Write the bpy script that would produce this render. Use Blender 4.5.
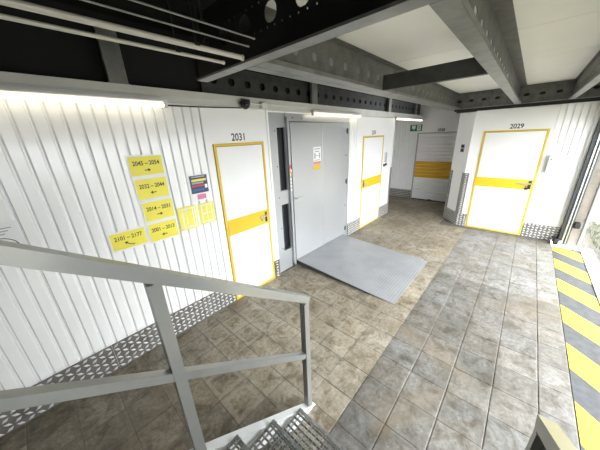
import bpy, math, random
from mathutils import Vector
random.seed(7)
S = bpy.context.scene
COL = S.collection
for o in list(bpy.data.objects): bpy.data.objects.remove(o)

# ------------------------------------------------------------------ camera, sky, exposure
cd = bpy.data.cameras.new('camera'); cam = bpy.data.objects.new('camera', cd); COL.objects.link(cam)
cam.location = (-0.018, -2.595, 2.085)
cam.rotation_euler = (math.radians(70.09), math.radians(2.299), math.radians(-48.082))
cd.sensor_fit = 'HORIZONTAL'; cd.sensor_width = 36.0; cd.lens = 242.495 / 600 * 36.0
cd.clip_start = 0.02
S.camera = cam
CAM = Vector(cam.location)

w = bpy.data.worlds.new('overcast_sky'); S.world = w; w.use_nodes = True
bg = w.node_tree.nodes['Background']
_nt = w.node_tree                       # standard overcast sky: three times brighter overhead than at the horizon
_tc = _nt.nodes.new('ShaderNodeTexCoord'); _sp = _nt.nodes.new('ShaderNodeSeparateXYZ'); _cr = _nt.nodes.new('ShaderNodeValToRGB')
_nt.links.new(_tc.outputs['Generated'], _sp.inputs[0]); _nt.links.new(_sp.outputs[2], _cr.inputs[0])
_cr.color_ramp.elements[0].color = (0.50, 0.52, 0.54, 1); _cr.color_ramp.elements[1].color = (0.93, 0.97, 1.0, 1)
_nt.links.new(_cr.outputs[0], bg.inputs[0]); bg.inputs[1].default_value = 11.5
vs = S.view_settings
vs.view_transform = 'Standard'; vs.look = 'None'; vs.gamma = 1.0; vs.use_curve_mapping = False
vs.exposure = 0.88
TUBE = 2.3     # strength of the fluorescent tubes

# ------------------------------------------------------------------ materials
MATS = {}
def nodes(name):
    m = bpy.data.materials.new(name); m.use_nodes = True
    return m, m.node_tree, m.node_tree.nodes['Principled BSDF']
def noise(nt, scale, detail=4.0, rough=0.55, vec=None, dist=0.0):
    n = nt.nodes.new('ShaderNodeTexNoise'); n.inputs['Scale'].default_value = scale
    n.inputs['Detail'].default_value = detail; n.inputs['Roughness'].default_value = rough; n.inputs['Distortion'].default_value = dist
    if vec is None:
        g = nt.nodes.new('ShaderNodeNewGeometry'); vec = g.outputs['Position']
    nt.links.new(vec, n.inputs['Vector'])
    return n.outputs['Fac']
def ramp(nt, fac, stops):
    r = nt.nodes.new('ShaderNodeValToRGB'); cr = r.color_ramp
    while len(cr.elements) < len(stops): cr.elements.new(0.5)
    for e, (p, c) in zip(cr.elements, stops):
        e.position = p; e.color = (c, c, c, 1) if isinstance(c, (int, float)) else (*c, 1)
    nt.links.new(fac, r.inputs[0]); return r.outputs[0]
def mixc(nt, fac, a, b, mode='MIX'):
    x = nt.nodes.new('ShaderNodeMix'); x.data_type = 'RGBA'; x.blend_type = mode
    for v, s in ((fac, x.inputs[0]), (a, x.inputs[6]), (b, x.inputs[7])):
        if isinstance(v, (int, float)): s.default_value = v
        elif isinstance(v, tuple): s.default_value = (*v, 1)
        else: nt.links.new(v, s)
    return x.outputs[2]
def bump(nt, b, h, strength=0.3, dist=0.01):
    n = nt.nodes.new('ShaderNodeBump'); n.inputs['Strength'].default_value = strength; n.inputs['Distance'].default_value = dist
    nt.links.new(h, n.inputs['Height']); nt.links.new(n.outputs[0], b.inputs['Normal'])
def mat(name, col, rough=0.5, metal=0.0, var=0.08, scale=6.0, spec=0.5, bmp=0.0, col2=None):
    m, nt, b = nodes(name)
    c2 = col2 or tuple(c * (1 - var * 2) for c in col)
    f = noise(nt, scale)
    nt.links.new(ramp(nt, f, [(0.3, c2), (0.65, col)]), b.inputs['Base Color'])
    b.inputs['Roughness'].default_value = rough; b.inputs['Metallic'].default_value = metal
    b.inputs['Specular IOR Level'].default_value = spec
    if bmp: bump(nt, b, noise(nt, scale * 12), bmp, 0.004)
    MATS[name] = m; return m
mat('white_cladding', (0.90, 0.90, 0.89), 0.17, 0, 0.02, 2.0)
mat('white_panel', (0.86, 0.86, 0.855), 0.30, 0, 0.02, 1.5)
mat('white_door', (0.84, 0.84, 0.84), 0.35, 0, 0.015, 2.0)
mat('box_grey', (0.60, 0.61, 0.62), 0.4, 0, 0.02, 2.0)
mat('yellow', (0.70, 0.475, 0.012), 0.42, 0, 0.03, 5)
mat('orange_yellow', (0.72, 0.42, 0.02), 0.45, 0, 0.03, 5)
mat('sign_yellow', (0.86, 0.76, 0.07), 0.5, 0, 0.02, 4)
mat('sign_white', (0.82, 0.82, 0.82), 0.5, 0, 0.02, 4)
mat('black', (0.012, 0.012, 0.012), 0.5, 0, 0.1, 8)
mat('print_black', (0.03, 0.03, 0.04), 0.6, 0, 0.02, 8)
mat('print_grey', (0.35, 0.36, 0.38), 0.6, 0, 0.02, 8)
mat('print_navy', (0.03, 0.06, 0.13), 0.5, 0, 0.05, 20)
mat('print_red', (0.55, 0.05, 0.05), 0.5, 0, 0.05, 20)
mat('print_pink', (0.70, 0.20, 0.32), 0.5, 0, 0.05, 20)
mat('print_blue', (0.03, 0.10, 0.35), 0.5, 0, 0.05, 20)
mat('lift_grey', (0.42, 0.43, 0.44), 0.34, 0.45, 0.03, 1.5)
mat('lift_door', (0.46, 0.47, 0.48), 0.30, 0.5, 0.03, 1.2)
mat('dark_glass', (0.015, 0.017, 0.02), 0.08, 0, 0.0, 5)
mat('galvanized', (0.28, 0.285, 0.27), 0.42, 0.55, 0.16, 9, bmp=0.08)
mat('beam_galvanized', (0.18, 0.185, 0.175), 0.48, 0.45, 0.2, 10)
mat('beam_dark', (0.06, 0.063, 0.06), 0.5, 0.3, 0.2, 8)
mat('beam_unlit_black', (0.010, 0.0105, 0.010), 0.5, 0.2, 0.2, 8)  # near black in place of shade on steel up in the dark void
mat('deck_unlit_black', (0.005, 0.005, 0.005), 0.8, 0, 0.2, 3)  # darkness of the unlit void put into the base colour
mat('ceiling_board', (0.88, 0.875, 0.85), 0.7, 0, 0.03, 1.2)
mat('rail_grey', (0.34, 0.345, 0.325), 0.28, 0.45, 0.05, 7)
mat('stringer_grey', (0.62, 0.63, 0.62), 0.45, 0.1, 0.04, 7)
mat('grate_steel', (0.42, 0.43, 0.42), 0.45, 0.6, 0.15, 30)
mat('tread_plate', (0.20, 0.19, 0.175), 0.42, 0.35, 0.2, 8)
mat('tread_mark', (0.72, 0.71, 0.69), 0.34, 0.35, 0.08, 14)
mat('ramp_plate', (0.36, 0.37, 0.38), 0.42, 0.35, 0.08, 3)
mat('ramp_mark', (0.50, 0.51, 0.52), 0.36, 0.4, 0.06, 6)
mat('ramp_side', (0.05, 0.055, 0.06), 0.5, 0.2, 0.1, 6)
mat('fascia', (0.66, 0.66, 0.62), 0.34, 0.05, 0.05, 4)
mat('lamp_body', (0.72, 0.72, 0.70), 0.4, 0, 0.03, 5)
mat('conduit', (0.62, 0.60, 0.54), 0.35, 0.1, 0.05, 9)
mat('mortar', (0.17, 0.155, 0.13), 0.9, 0, 0.18, 12, bmp=0.3)
mat('strip_grey', (0.075, 0.077, 0.08), 0.75, 0, 0.18, 14, bmp=0.2)
mat('sill_metal', (0.30, 0.31, 0.32), 0.4, 0.3, 0.06, 6)
mat('plaster', (0.27, 0.24, 0.20), 0.9, 0, 0.15, 9, bmp=0.5)
mat('outside_ground', (0.12, 0.108, 0.088), 0.95, 0, 0.22, 7, bmp=0.6, col2=(0.065, 0.066, 0.04))
mat('outside_wall', (0.17, 0.16, 0.145), 0.9, 0, 0.12, 3, bmp=0.3)
mat('grass', (0.06, 0.085, 0.025), 0.8, 0, 0.2, 20)
mat('green_sign', (0.02, 0.20, 0.07), 0.45, 0, 0.03, 8)
mat('steel_trim', (0.55, 0.56, 0.56), 0.32, 0.7, 0.08, 9)
mat('track_dark', (0.06, 0.065, 0.07), 0.45, 0.3, 0.1, 9)

def yellow_paint():
    m, nt, b = nodes('stripe_yellow')
    f = noise(nt, 22, 6, 0.7)
    c = ramp(nt, f, [(0.27, (0.30, 0.28, 0.17)), (0.40, (0.66, 0.52, 0.03))])
    nt.links.new(c, b.inputs['Base Color']); b.inputs['Roughness'].default_value = 0.7
    MATS['stripe_yellow'] = m
yellow_paint()
def emit(name, col, s):
    m, nt, b = nodes(name)
    b.inputs['Base Color'].default_value = (0.9, 0.9, 0.85, 1)
    b.inputs['Emission Color'].default_value = (*col, 1); b.inputs['Emission Strength'].default_value = s
    MATS[name] = m
emit('tube_glow', (1.0, 0.89, 0.68), TUBE)
emit('red_led', (1.0, 0.08, 0.03), 1.2)
def slab_mat():
    m, nt, b = nodes('paving')
    oi = nt.nodes.new('ShaderNodeObjectInfo')
    tc = nt.nodes.new('ShaderNodeTexCoord')
    tone = oi.outputs['Color']
    big = noise(nt, 1.7, 5, 0.6); mid = noise(nt, 7.5, 6, 0.65, dist=0.6); fine = noise(nt, 30, 7, 0.75)
    c = mixc(nt, 1.0, tone, ramp(nt, big, [(0.30, (0.70, 0.67, 0.60)), (0.62, (1.05, 1.05, 1.05))]), 'MULTIPLY')
    c = mixc(nt, 1.0, c, ramp(nt, mid, [(0.36, (0.50, 0.45, 0.37)), (0.46, (0.86, 0.83, 0.78)), (0.60, (1.16, 1.16, 1.15))]), 'MULTIPLY')
    c = mixc(nt, 1.0, c, ramp(nt, fine, [(0.36, 0.66), (0.62, 1.22)]), 'MULTIPLY')
    # worn rim inside each slab, broken up by noise
    sx = nt.nodes.new('ShaderNodeSeparateXYZ'); nt.links.new(tc.outputs['Generated'], sx.inputs[0])
    def M(op, a, bb=None):
        n = nt.nodes.new('ShaderNodeMath'); n.operation = op
        for i, v in enumerate((a, bb)):
            if v is None: continue
            if isinstance(v, (int, float)): n.inputs[i].default_value = v
            else: nt.links.new(v, n.inputs[i])
        return n.outputs[0]
    ex = M('ABSOLUTE', M('SUBTRACT', sx.outputs[0], 0.5)); ey = M('ABSOLUTE', M('SUBTRACT', sx.outputs[1], 0.5))
    e = M('SMOOTH_MAX', ex, ey); 
    e = M('ADD', M('MAXIMUM', ex, ey), M('MULTIPLY', M('SUBTRACT', noise(nt, 11, 5, 0.7), 0.5), 0.42))
    rim = ramp(nt, e, [(0.31, 0.0), (0.37, 1.0), (0.42, 0.75), (0.50, 0.10)])
    rimf = M('MULTIPLY', rim, M('MULTIPLY', oi.outputs['Random'], 0.62))
    rimcol = mixc(nt, oi.outputs['Alpha'], (0.10, 0.09, 0.075), (0.40, 0.37, 0.30))
    c = mixc(nt, rimf, c, rimcol)
    # wide dark stains
    st = ramp(nt, noise(nt, 1.1, 3, 0.5, dist=0.8), [(0.56, 0.0), (0.72, 0.55)])
    c = mixc(nt, st, c, (0.17, 0.13, 0.08))
    nt.links.new(c, b.inputs['Base Color'])
    nt.links.new(ramp(nt, mid, [(0.3, 0.45), (0.7, 0.72)]), b.inputs['Roughness'])
    h = mixc(nt, 0.5, mid, fine)
    bump(nt, b, h, 0.35, 0.006)
    MATS['paving'] = m
slab_mat()

# ------------------------------------------------------------------ mesh helpers
class MB:
    def __init__(s): s.v = []; s.f = []
    def add(s, vs, fs):
        k = len(s.v); s.v += [tuple(p) for p in vs]; s.f += [tuple(i + k for i in f) for f in fs]; return s
    def box(s, x0, x1, y0, y1, z0, z1):
        x0, x1 = min(x0, x1), max(x0, x1); y0, y1 = min(y0, y1), max(y0, y1); z0, z1 = min(z0, z1), max(z0, z1)
        return s.add([(x0,y0,z0),(x1,y0,z0),(x1,y1,z0),(x0,y1,z0),(x0,y0,z1),(x1,y0,z1),(x1,y1,z1),(x0,y1,z1)],
              [(3,2,1,0),(4,5,6,7),(0,1,5,4),(1,2,6,5),(2,3,7,6),(3,0,4,7)])
    def bevbox(s, x0, x1, y0, y1, z0, z1, b):
        """box whose 12 edges are chamfered (stack of inset loops)"""
        x0, x1 = min(x0, x1), max(x0, x1); y0, y1 = min(y0, y1), max(y0, y1); z0, z1 = min(z0, z1), max(z0, z1)
        def loop(i, z):
            c = b + i
            return [(x0+c,y0+i,z),(x1-c,y0+i,z),(x1-i,y0+c,z),(x1-i,y1-c,z),(x1-c,y1-i,z),(x0+c,y1-i,z),(x0+i,y1-c,z),(x0+i,y0+c,z)]
        vs = loop(b*0.99, z0) + loop(0, z0+b) + loop(0, z1-b) + loop(b*0.99, z1); fs = [tuple(reversed(range(8))), tuple(range(24, 32))]
        for r in range(3):
            for i in range(8):
                j = (i+1) % 8; fs.append((r*8+i, r*8+j, r*8+8+j, r*8+8+i))
        return s.add(vs, fs)
    def prism(s, poly, axis, a, b):
        """poly: 2-D outline (counter-clockwise), extruded along axis from a to b"""
        n = len(poly)
        def P(p, t): return {'x': (t, p[0], p[1]), 'y': (p[0], t, p[1]), 'z': (p[0], p[1], t)}[axis]
        return s.add([P(p, a) for p in poly] + [P(p, b) for p in poly],
            [tuple(reversed(range(n))), tuple(range(n, 2*n))] + [(i, (i+1) % n, n+(i+1) % n, n+i) for i in range(n)])
    def bar(s, p, q, wy, h, up=Vector((0,0,1))):
        """square bar from p to q: wy wide sideways, h thick at right angles to its run"""
        p = Vector(p); q = Vector(q); d = (q-p).normalized(); side = d.cross(up).normalized(); u = side.cross(d).normalized()
        vs = []
        for c in (p, q):
            for a, b in ((-1,-1),(1,-1),(1,1),(-1,1)): vs.append(c + side*a*wy/2 + u*b*h/2)
        return s.add(vs, [(3,2,1,0),(4,5,6,7),(0,1,5,4),(1,2,6,5),(2,3,7,6),(3,0,4,7)])
    def tube(s, pts, r, n=10, cap=True):
        rings = []; pts = [Vector(p) for p in pts]
        for i, p in enumerate(pts):
            d = (pts[min(i+1, len(pts)-1)] - pts[max(i-1, 0)]).normalized()
            a = Vector((0,0,1)) if abs(d.z) < 0.9 else Vector((1,0,0))
            u = d.cross(a).normalized(); v = u.cross(d)
            rings.append([p + u*math.cos(t)*r + v*math.sin(t)*r for t in [2*math.pi*k/n for k in range(n)]])
        vs = [x for r_ in rings for x in r_]; fs = []
        for i in range(len(pts)-1):
            for k in range(n):
                j = (k+1) % n; fs.append((i*n+k, i*n+j, (i+1)*n+j, (i+1)*n+k))
        if cap: fs += [tuple(reversed(range(n))), tuple(range((len(pts)-1)*n, len(pts)*n))]
        return s.add(vs, fs)
    def lathe(s, prof, c, n=16, axis='z'):
        c = Vector(c); vs = []
        for r, z in prof:
            for k in range(n):
                t = 2*math.pi*k/n; a, b = r*math.cos(t), r*math.sin(t)
                vs.append(c + Vector({'z': (a, b, z), 'x': (z, a, b), 'y': (a, z, b)}[axis]))
        fs = []
        for i in range(len(prof)-1):
            for k in range(n):
                j = (k+1) % n; fs.append((i*n+k, i*n+j, (i+1)*n+j, (i+1)*n+k))
        fs += [tuple(reversed(range(n))), tuple(range((len(prof)-1)*n, len(prof)*n))]
        return s.add(vs, fs)
    def webplate(s, o, u, v, n, t, rows, length):
        """plate with rows of holes. o origin, u along, v up, n thickness dir; rows: (v0, v1, pitch, ru, rv, offset, shape points)"""
        o, u, v, n = (Vector(a) for a in (o, u, v, n))
        def pt(a, b, k): return o + u*a + v*b + n*(t*k)
        def quad(a0, a1, b0, b1):
            for k in (0, 1):
                s.add([pt(a0,b0,k), pt(a1,b0,k), pt(a1,b1,k), pt(a0,b1,k)], [(0,1,2,3)] if k else [(3,2,1,0)])
        for (v0, v1, pitch, ru, rv, off, m) in rows:
            if not pitch: quad(0, length, v0, v1); continue
            a = off
            if a > 1e-4: quad(0, a, v0, v1)
            while a + pitch <= length + 1e-6:
                ca, cb, hw, hh = a + pitch/2, (v0+v1)/2, pitch/2, (v1-v0)/2
                per = []
                for q in range(4):
                    for j in range(m):
                        x = -1 + 2*j/m
                        per.append([(x,-1),(1,x),(-x,1),(-1,-x)][q])
                N = len(per); vs = []
                for k in (0, 1):
                    vs += [pt(ca+hw*x, cb+hh*y, k) for x, y in per]
                    for x, y in per:
                        L = math.hypot(x, y); vs.append(pt(ca+ru*x/L, cb+rv*y/L, k))
                fs = []
                for i in range(N):
                    j = (i+1) % N
                    fs += [(j, i, N+i, N+j), (2*N+i, 2*N+j, 3*N+j, 3*N+i), (N+j, N+i, 3*N+i, 3*N+j)]
                s.add(vs, fs); a += pitch
            if length - a > 1e-4: quad(a, length, v0, v1)
        # rim
        b0 = rows[0][0]; b1 = rows[-1][1]
        for (a, c) in ((0, 0), (length, 0)):
            s.add([pt(a,b0,0), pt(a,b0,1), pt(a,b1,1), pt(a,b1,0)], [(0,1,2,3)])
        return s
def smooth(me, on=True):
    for p in me.polygons: p.use_smooth = on
def link(name, mb, m, parent=None, off=(0,0,0), sm=False):
    me = bpy.data.meshes.new(name)
    ox, oy, oz = off
    me.from_pydata([(x-ox, y-oy, z-oz) for x, y, z in mb.v], [], mb.f); me.validate(); me.update()
    me.materials.append(MATS[m])
    if sm: smooth(me)
    o = bpy.data.objects.new(name, me); COL.objects.link(o)
    if parent is not None: o.parent = parent
    return o
def tag(o, label=None, cat=None, group=None, kind=None):
    if label: o['label'] = label
    if cat: o['category'] = cat
    if group: o['group'] = group
    if kind: o['kind'] = kind
    return o
class Thing:
    """an Empty at the thing's base; parts are given in world coordinates"""
    def __init__(s, name, label, cat, loc, group=None, kind=None):
        s.o = bpy.data.objects.new(name, None); COL.objects.link(s.o); s.o.empty_display_size = 0.1
        s.o.location = loc; s.loc = tuple(loc); tag(s.o, label, cat, group, kind)
    def part(s, name, mb, m, parent=None, label=None, kind=None, sm=False):
        o = link(name, mb, m, parent or s.o, s.loc, sm); tag(o, label, None, None, kind); return o
def struct(name, mb, m, label, cat, kind='structure'):
    """one mesh of the setting, its origin at the world origin so that pieces can be parented in world coordinates"""
    return tag(link(name, mb, m), label, cat, None, kind)

TEXT = {}
def text_geo(s, size, bold=0.0):
    if s not in TEXT:
        cu = bpy.data.curves.new('lettering', 'FONT'); cu.body = s; cu.size = 1.0; cu.align_x = 'CENTER'; cu.align_y = 'CENTER'
        cu.resolution_u = 3; cu.offset = 0.022
        o = bpy.data.objects.new('lettering', cu); COL.objects.link(o)
        dg = bpy.context.evaluated_depsgraph_get(); dg.update()
        me = bpy.data.meshes.new_from_object(o.evaluated_get(dg))
        TEXT[s] = ([tuple(v.co) for v in me.vertices], [tuple(p.vertices) for p in me.polygons])
        bpy.data.objects.remove(o); bpy.data.curves.remove(cu); bpy.data.meshes.remove(me)
    return TEXT[s]
def put_text(mb, s, c, width, height, face):
    """lettering centred at c, scaled to width x height, 0.6 mm proud; face '-y' or '-x'"""
    vs, fs = text_geo(s, 1)
    x0, x1 = min(v[0] for v in vs), max(v[0] for v in vs); y0, y1 = min(v[1] for v in vs), max(v[1] for v in vs)
    out = []
    for x, y, z in vs:
        a = ((x-x0)/(x1-x0)-0.5)*width; b = ((y-y0)/(y1-y0)-0.5)*height
        out.append((c[0]+a, c[1], c[2]+b) if face == '-y' else (c[0], c[1]-a, c[2]+b))
    return mb.add(out, fs)
def panel_y(mb, x0, x1, z0, z1, y, t=0.003): return mb.box(x0, x1, y-t, y, z0, z1)

# tread-plate skirting: a plate and its raised lozenges (u along, face outwards n)
def lozenges(mb, o, u, n, length, z0, z1, pitch=0.056):
    o, u, n = Vector(o), Vector(u), Vector(n)
    nz = max(1, int((z1-z0)/0.048)); nu = int(length/pitch)
    for j in range(nz):
        for i in range(nu):
            cu = (i+0.5+(0.0 if j % 2 else 0.0))*length/nu; cz = z0+(j+0.5)*(z1-z0)/nz
            sgn = 1 if (i+j) % 2 else -1
            c = o + u*cu + Vector((0,0,cz))
            d = (u*0.85 + Vector((0,0,0.55*sgn))).normalized(); e = d.cross(n)
            L, W, T = 0.027, 0.0125, 0.0045
            mb.add([c+d*L, c+e*W, c-d*L, c-e*W, c+n*T+d*L*0.5, c+n*T+e*W*0.4, c+n*T-d*L*0.5, c+n*T-e*W*0.4],
                   [(0,1,5,4),(1,2,6,5),(2,3,7,6),(3,0,4,7),(4,5,6,7)])
    return mb
def plate(mb, o, u, n, length, z0, z1, t=0.006):
    o, u, n = Vector(o), Vector(u), Vector(n); z = Vector((0,0,1)); vs = []
    for k in (0, 1):
        for a, b in ((0,z0),(length,z0),(length,z1),(0,z1)): vs.append(o + u*a + z*b - n*(t*(1-k)))
    return mb.add(vs, [(0,1,2,3),(7,6,5,4),(0,4,5,1),(1,5,6,2),(2,6,7,3),(3,7,4,0)])
def tread_part(parent, o, u, n, length, z0, z1, name='tread_plate'):
    n = Vector(n); o = Vector(o)
    p = link(name, plate(MB(), o + n*0.008, u, n, length, z0, z1, 0.009), 'tread_plate', parent)
    q = link('raised_lozenges', lozenges(MB(), o + n*0.008, u, n, length, z0, z1), 'tread_mark', p); q['kind'] = 'stuff'
    return p

# ================================================================== THE SETTING
XF, XB, YO = 6.40, 8.36, -3.44      # wall with door 2029, far alcove wall, side opening
PITCH = 0.0875

# ---- floor: bedding mortar and individual slabs
floor = struct('floor', MB().box(-2.6, 8.5, -3.27, 1.7, -0.12, -0.006), 'mortar', 'worn beige and grey paved concrete floor of the storage hall', 'floor')
xs = [-2.6, -2.02, -1.73, -1.44, -1.15, -0.87, -0.59, -0.30, -0.02, 0.25, 0.53, 0.81, 1.04] + [1.27+0.2917*k for k in range(25)]
xs = [x for x in xs if x < 8.30] + [8.35]
ys = [1.70, 1.42, 1.14, 0.86, 0.58, 0.29, 0.0, -0.23, -0.51, -0.79, -1.07, -1.35, -1.63, -1.91, -2.195, -2.48, -2.77, -3.06, -3.268]
def slab_mesh(wd, dp, seed):
    rr = random.Random(seed); mb = MB(); g = 0.0022
    hx, hy = wd/2-g, dp/2-g; b = 0.005
    def J(a): return a + rr.uniform(-0.0015, 0.0015)
    base = [(-hx,-hy),(hx,-hy),(hx,hy),(-hx,hy)]
    low = []; top = []
    for i in range(4):
        (ax, ay), (bx, by) = base[i], base[(i+1) % 4]
        for f in (0.015, 0.5, 0.985):
            x, y = ax+(bx-ax)*f, ay+(by-ay)*f
            low.append((J(x), J(y))); top.append((J(x)*(1-b/hx), J(y)*(1-b/hy)))
    N = len(low)
    vs = [(x, y, -0.03) for x, y in low] + [(x, y, -0.002) for x, y in low] + [(x, y, 0.0) for x, y in top]
    fs = [tuple(range(2*N, 3*N))]
    for r in (0, 1):
        for i in range(N):
            j = (i+1) % N; fs.append((r*N+i, r*N+j, (r+1)*N+j, (r+1)*N+i))
    mb.add(vs, fs); return mb
import mathutils
RI = cam.rotation_euler.to_matrix().inverted()
def pix(p):
    q = RI @ (Vector(p)-CAM)
    if q.z > -0.05: return None
    return (300 + 242.495*q.x/-q.z, 225 - 242.495*q.y/-q.z)
cells = []
for i in range(len(xs)-1):
    for j in range(len(ys)-1):
        x0, x1, y1, y0 = xs[i], xs[i+1], ys[j], ys[j+1]
        cx, cy = (x0+x1)/2, (y0+y1)/2
        if x0 < XF+0.0 and cy > 0: continue              # behind the left wall
        if x1 > XF+0.1 and cy < -1.35: continue           # inside the block of unit 2029
        p = pix((cx, cy, 0))
        seen = p is not None and -25 < p[0] < 625 and p[1] < 475
        if 2.75 < cx < 4.05 and -1.55 < cy: seen = False  # under the ramp
        cells.append((0 if seen else 1, (Vector((cx, cy, 0))-CAM).length, x0, x1, y0, y1))
cells.sort()
def tone(cx, cy):
    r = random.Random(int(cx*977)+int(cy*7919)); k = 0.88+0.24*r.random()
    if cy < -1.91 and cx < 3.9: c = (0.165, 0.159, 0.148)
    elif cy < -1.91: c = (0.225, 0.221, 0.211)
    elif cx < 0.9: c = (0.23, 0.20, 0.155)
    else: c = (0.295, 0.262, 0.207)
    w_ = r.uniform(-0.006, 0.006)
    return (c[0]*k+w_, c[1]*k, c[2]*k-w_, 0.0 if (cy < -1.91 and cx < 3.9) or cx < 0.6 else (0.75 if cy > -1.91 else 0.25))
slab_cache = {}; rest = MB(); n_slab = 0
for (_, d, x0, x1, y0, y1) in cells:
    wd, dp = round(x1-x0, 3), round(y1-y0, 3); cx, cy = (x0+x1)/2, (y0+y1)/2
    if n_slab < 300:
        key = (wd, dp, random.randint(0, 2))
        if key not in slab_cache:
            me = bpy.data.meshes.new('paving_slab'); m_ = slab_mesh(wd, dp, hash(key)); me.from_pydata(m_.v, [], m_.f); me.update()
            me.materials.append(MATS['paving']); slab_cache[key] = me
        o = bpy.data.objects.new('paving_slab', slab_cache[key]); COL.objects.link(o); o.parent = floor
        o.location = (cx, cy, random.uniform(-0.0012, 0.0008)); o.color = tone(cx, cy); n_slab += 1
    else:
        m_ = slab_mesh(wd, dp, 5); rest.add([(x+cx, y+cy, z) for x, y, z in m_.v], m_.f)
o = link('far_paving_slabs', rest, 'paving', floor); o['kind'] = 'stuff'; o.color = (0.46, 0.42, 0.35, 1)

# ---- hazard strip along the opening
hz = struct('trim_1', MB().box(-2.6, 6.12, -3.625, -3.272, -0.12, -0.001), 'strip_grey', 'grey concrete threshold strip painted with slanting yellow hazard stripes', 'threshold')
x = 6.26
DX = 0.33
while x > -2.4:
    a1, a0 = x, x-0.385
    P = [(a0, -3.275), (a1, -3.275), (a1-DX, -3.62), (a0-DX, -3.62)]
    if a1 > 6.1:
        P = [(a0, -3.275), (6.1, -3.275), (6.1, -3.275-(a1-6.1)/DX*0.345), (a1-DX, -3.62), (a0-DX, -3.62)]
    P = list(reversed(P))
    link('yellow_stripe', MB().prism(P, 'z', -0.003, 0.0012), 'stripe_yellow', hz)
    x -= 0.77
struct('trim_2', MB().box(-2.6, 6.3, -3.665, -3.628, -0.12, 0.012).box(-2.6, 6.3, -3.69, -3.665, -0.12, -0.004).box(-2.6, 6.3, -3.80, -3.69, -0.12, 0.004), 'sill_metal', 'pale metal sill rail running along the outer edge of the hazard stripes', 'sill')
struct('ground', MB().box(-14, 26, -22, -3.80, -0.25, -0.035), 'outside_ground', 'bare gravelly ground with thin grass outside the opening', 'ground')
struct('sky_blocker', MB().box(-2.7, 8.6, -4.7, -3.9, 3.22, 3.40).box(-2.7, 8.6, -4.72, -4.66, 3.1, 3.42), 'beam_dark', 'unseen dark overhang added outside the opening to cut the overhead sky light', 'sky_blocker')  # unseen overhang, added to cut overhead sky light at the threshold
struct('wall_outside', MB().box(12.5, 12.8, -22, -3.2, -0.2, 3.2).box(12.4, 12.9, -22, -3.2, 3.2, 3.3), 'outside_wall', 'pale boundary wall standing outside beyond the opening', 'wall')
gm = MB(); rg = random.Random(3)
for k in range(900):
    gx, gy = rg.uniform(5.2, 8.4), -3.86 - abs(rg.gauss(0, 0.28)); h = rg.uniform(0.03, 0.10); a = rg.uniform(0, 6.28); lx, ly = rg.uniform(-.03, .03), rg.uniform(-.03, .03)
    c, s_ = math.cos(a)*0.004, math.sin(a)*0.004
    gm.add([(gx-c, gy-s_, -0.037), (gx+c, gy+s_, -0.037), (gx+lx, gy+ly, -0.035+h)], [(0, 1, 2)])
struct('grass', gm, 'grass', 'thin green grass growing outside along the sill', 'grass', 'stuff')

# ---- left wall with its cladding
wl = MB().box(-2.6, 2.25, 0.02, 0.12, 0, 2.45).box(4.30, XF, 0.02, 0.12, 0, 2.45).box(2.25, 4.30, 0.30, 0.36, 0, 2.45).box(2.25, 4.30, 0.02, 0.30, 2.41, 2.45)
wall_left = struct('wall_left', wl, 'white_panel', 'long white ribbed metal partition with numbered storage doors', 'wall')
def clad_mesh(npitch, z0, z1, key, last=True):
    prof = [(0.0, 0.0)]
    for k in range(npitch):
        b = k*PITCH
        prof += [(b+0.005, -0.014), (b+0.062, -0.014), (b+0.068, -0.012), (b+0.0715, 0.008), (b+0.0815, 0.008), (b+0.0850, 0.0)]
    prof += [(npitch*PITCH-0.001, 0.0)]
    mb = MB(); n = len(prof); th = 0.011
    vs = [(a, b, z0) for a, b in prof] + [(a, b, z1) for a, b in prof] + [(prof[-1][0], th, z0), (prof[0][0], th, z0), (prof[-1][0], th, z1), (prof[0][0], th, z1)]
    fs = [(i, i+1, n+i+1, n+i) for i in range(n-1)] + [(2*n, 2*n+1, 2*n+3, 2*n+2), (0, n, 2*n+3, 2*n+1), (n-1, 2*n, 2*n+2, 2*n-1)]
    mb.add(vs, fs)
    me = bpy.data.meshes.new('cladding_panel'); me.from_pydata(mb.v, [], mb.f); me.update(); me.materials.append(MATS['white_cladding']); return me
CL = {}
def cladding(parent, p, npitch, rot, z0=0.285, z1=2.43):
    k = (npitch, z0, z1)
    if k not in CL: CL[k] = clad_mesh(npitch, z0, z1, k)
    o = bpy.data.objects.new('cladding_panel', CL[k]); COL.objects.link(o); o.parent = parent
    o.location = p; o.rotation_euler = (0, 0, rot); return o
for k in range(-4, 2): cladding(wall_left, (-0.155+0.525*k+0.002*k, 0.014, 0), 6, 0)
cladding(wall_left, (0.903, 0.014, 0), 5, 0)
cladding(wall_left, (4.31, 0.014, 0), 3, 0)
def flat_panel(parent, x0, x1, z0=0.0, z1=2.43, y=0.0):
    return link('flat_panel', MB().box(x0, x1, y, y+0.02, z0, z1), 'white_panel', parent)
flat_panel(wall_left, 1.343, 1.425); flat_panel(wall_left, 1.425, 2.15, 2.055); flat_panel(wall_left, 2.15, 2.25)
link('corner_trim', MB().box(2.225, 2.258, -0.012, 0.30, 0.0, 2.43), 'white_panel', wall_left)
flat_panel(wall_left, 4.575, 4.825); flat_panel(wall_left, 4.825, 5.815, 2.055); flat_panel(wall_left, 5.815, XF)
link('end_trim', MB().box(XF-0.03, XF+0.008, -0.010, 0.13, 0.0, 2.43), 'white_panel', wall_left)
bl = tag(bpy.data.objects.new('baseboard_left', None), 'checker-plate metal skirting along the foot of the ribbed left wall', 'baseboard', None, 'structure'); COL.objects.link(bl)
for (a, b) in ((-2.6, -1.33), (-1.33, 0.06), (0.06, 1.425)):
    tread_part(bl, (a, -0.006, 0), (1,0,0), (0,-1,0), b-a-0.003, 0.0, 0.291)
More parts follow.
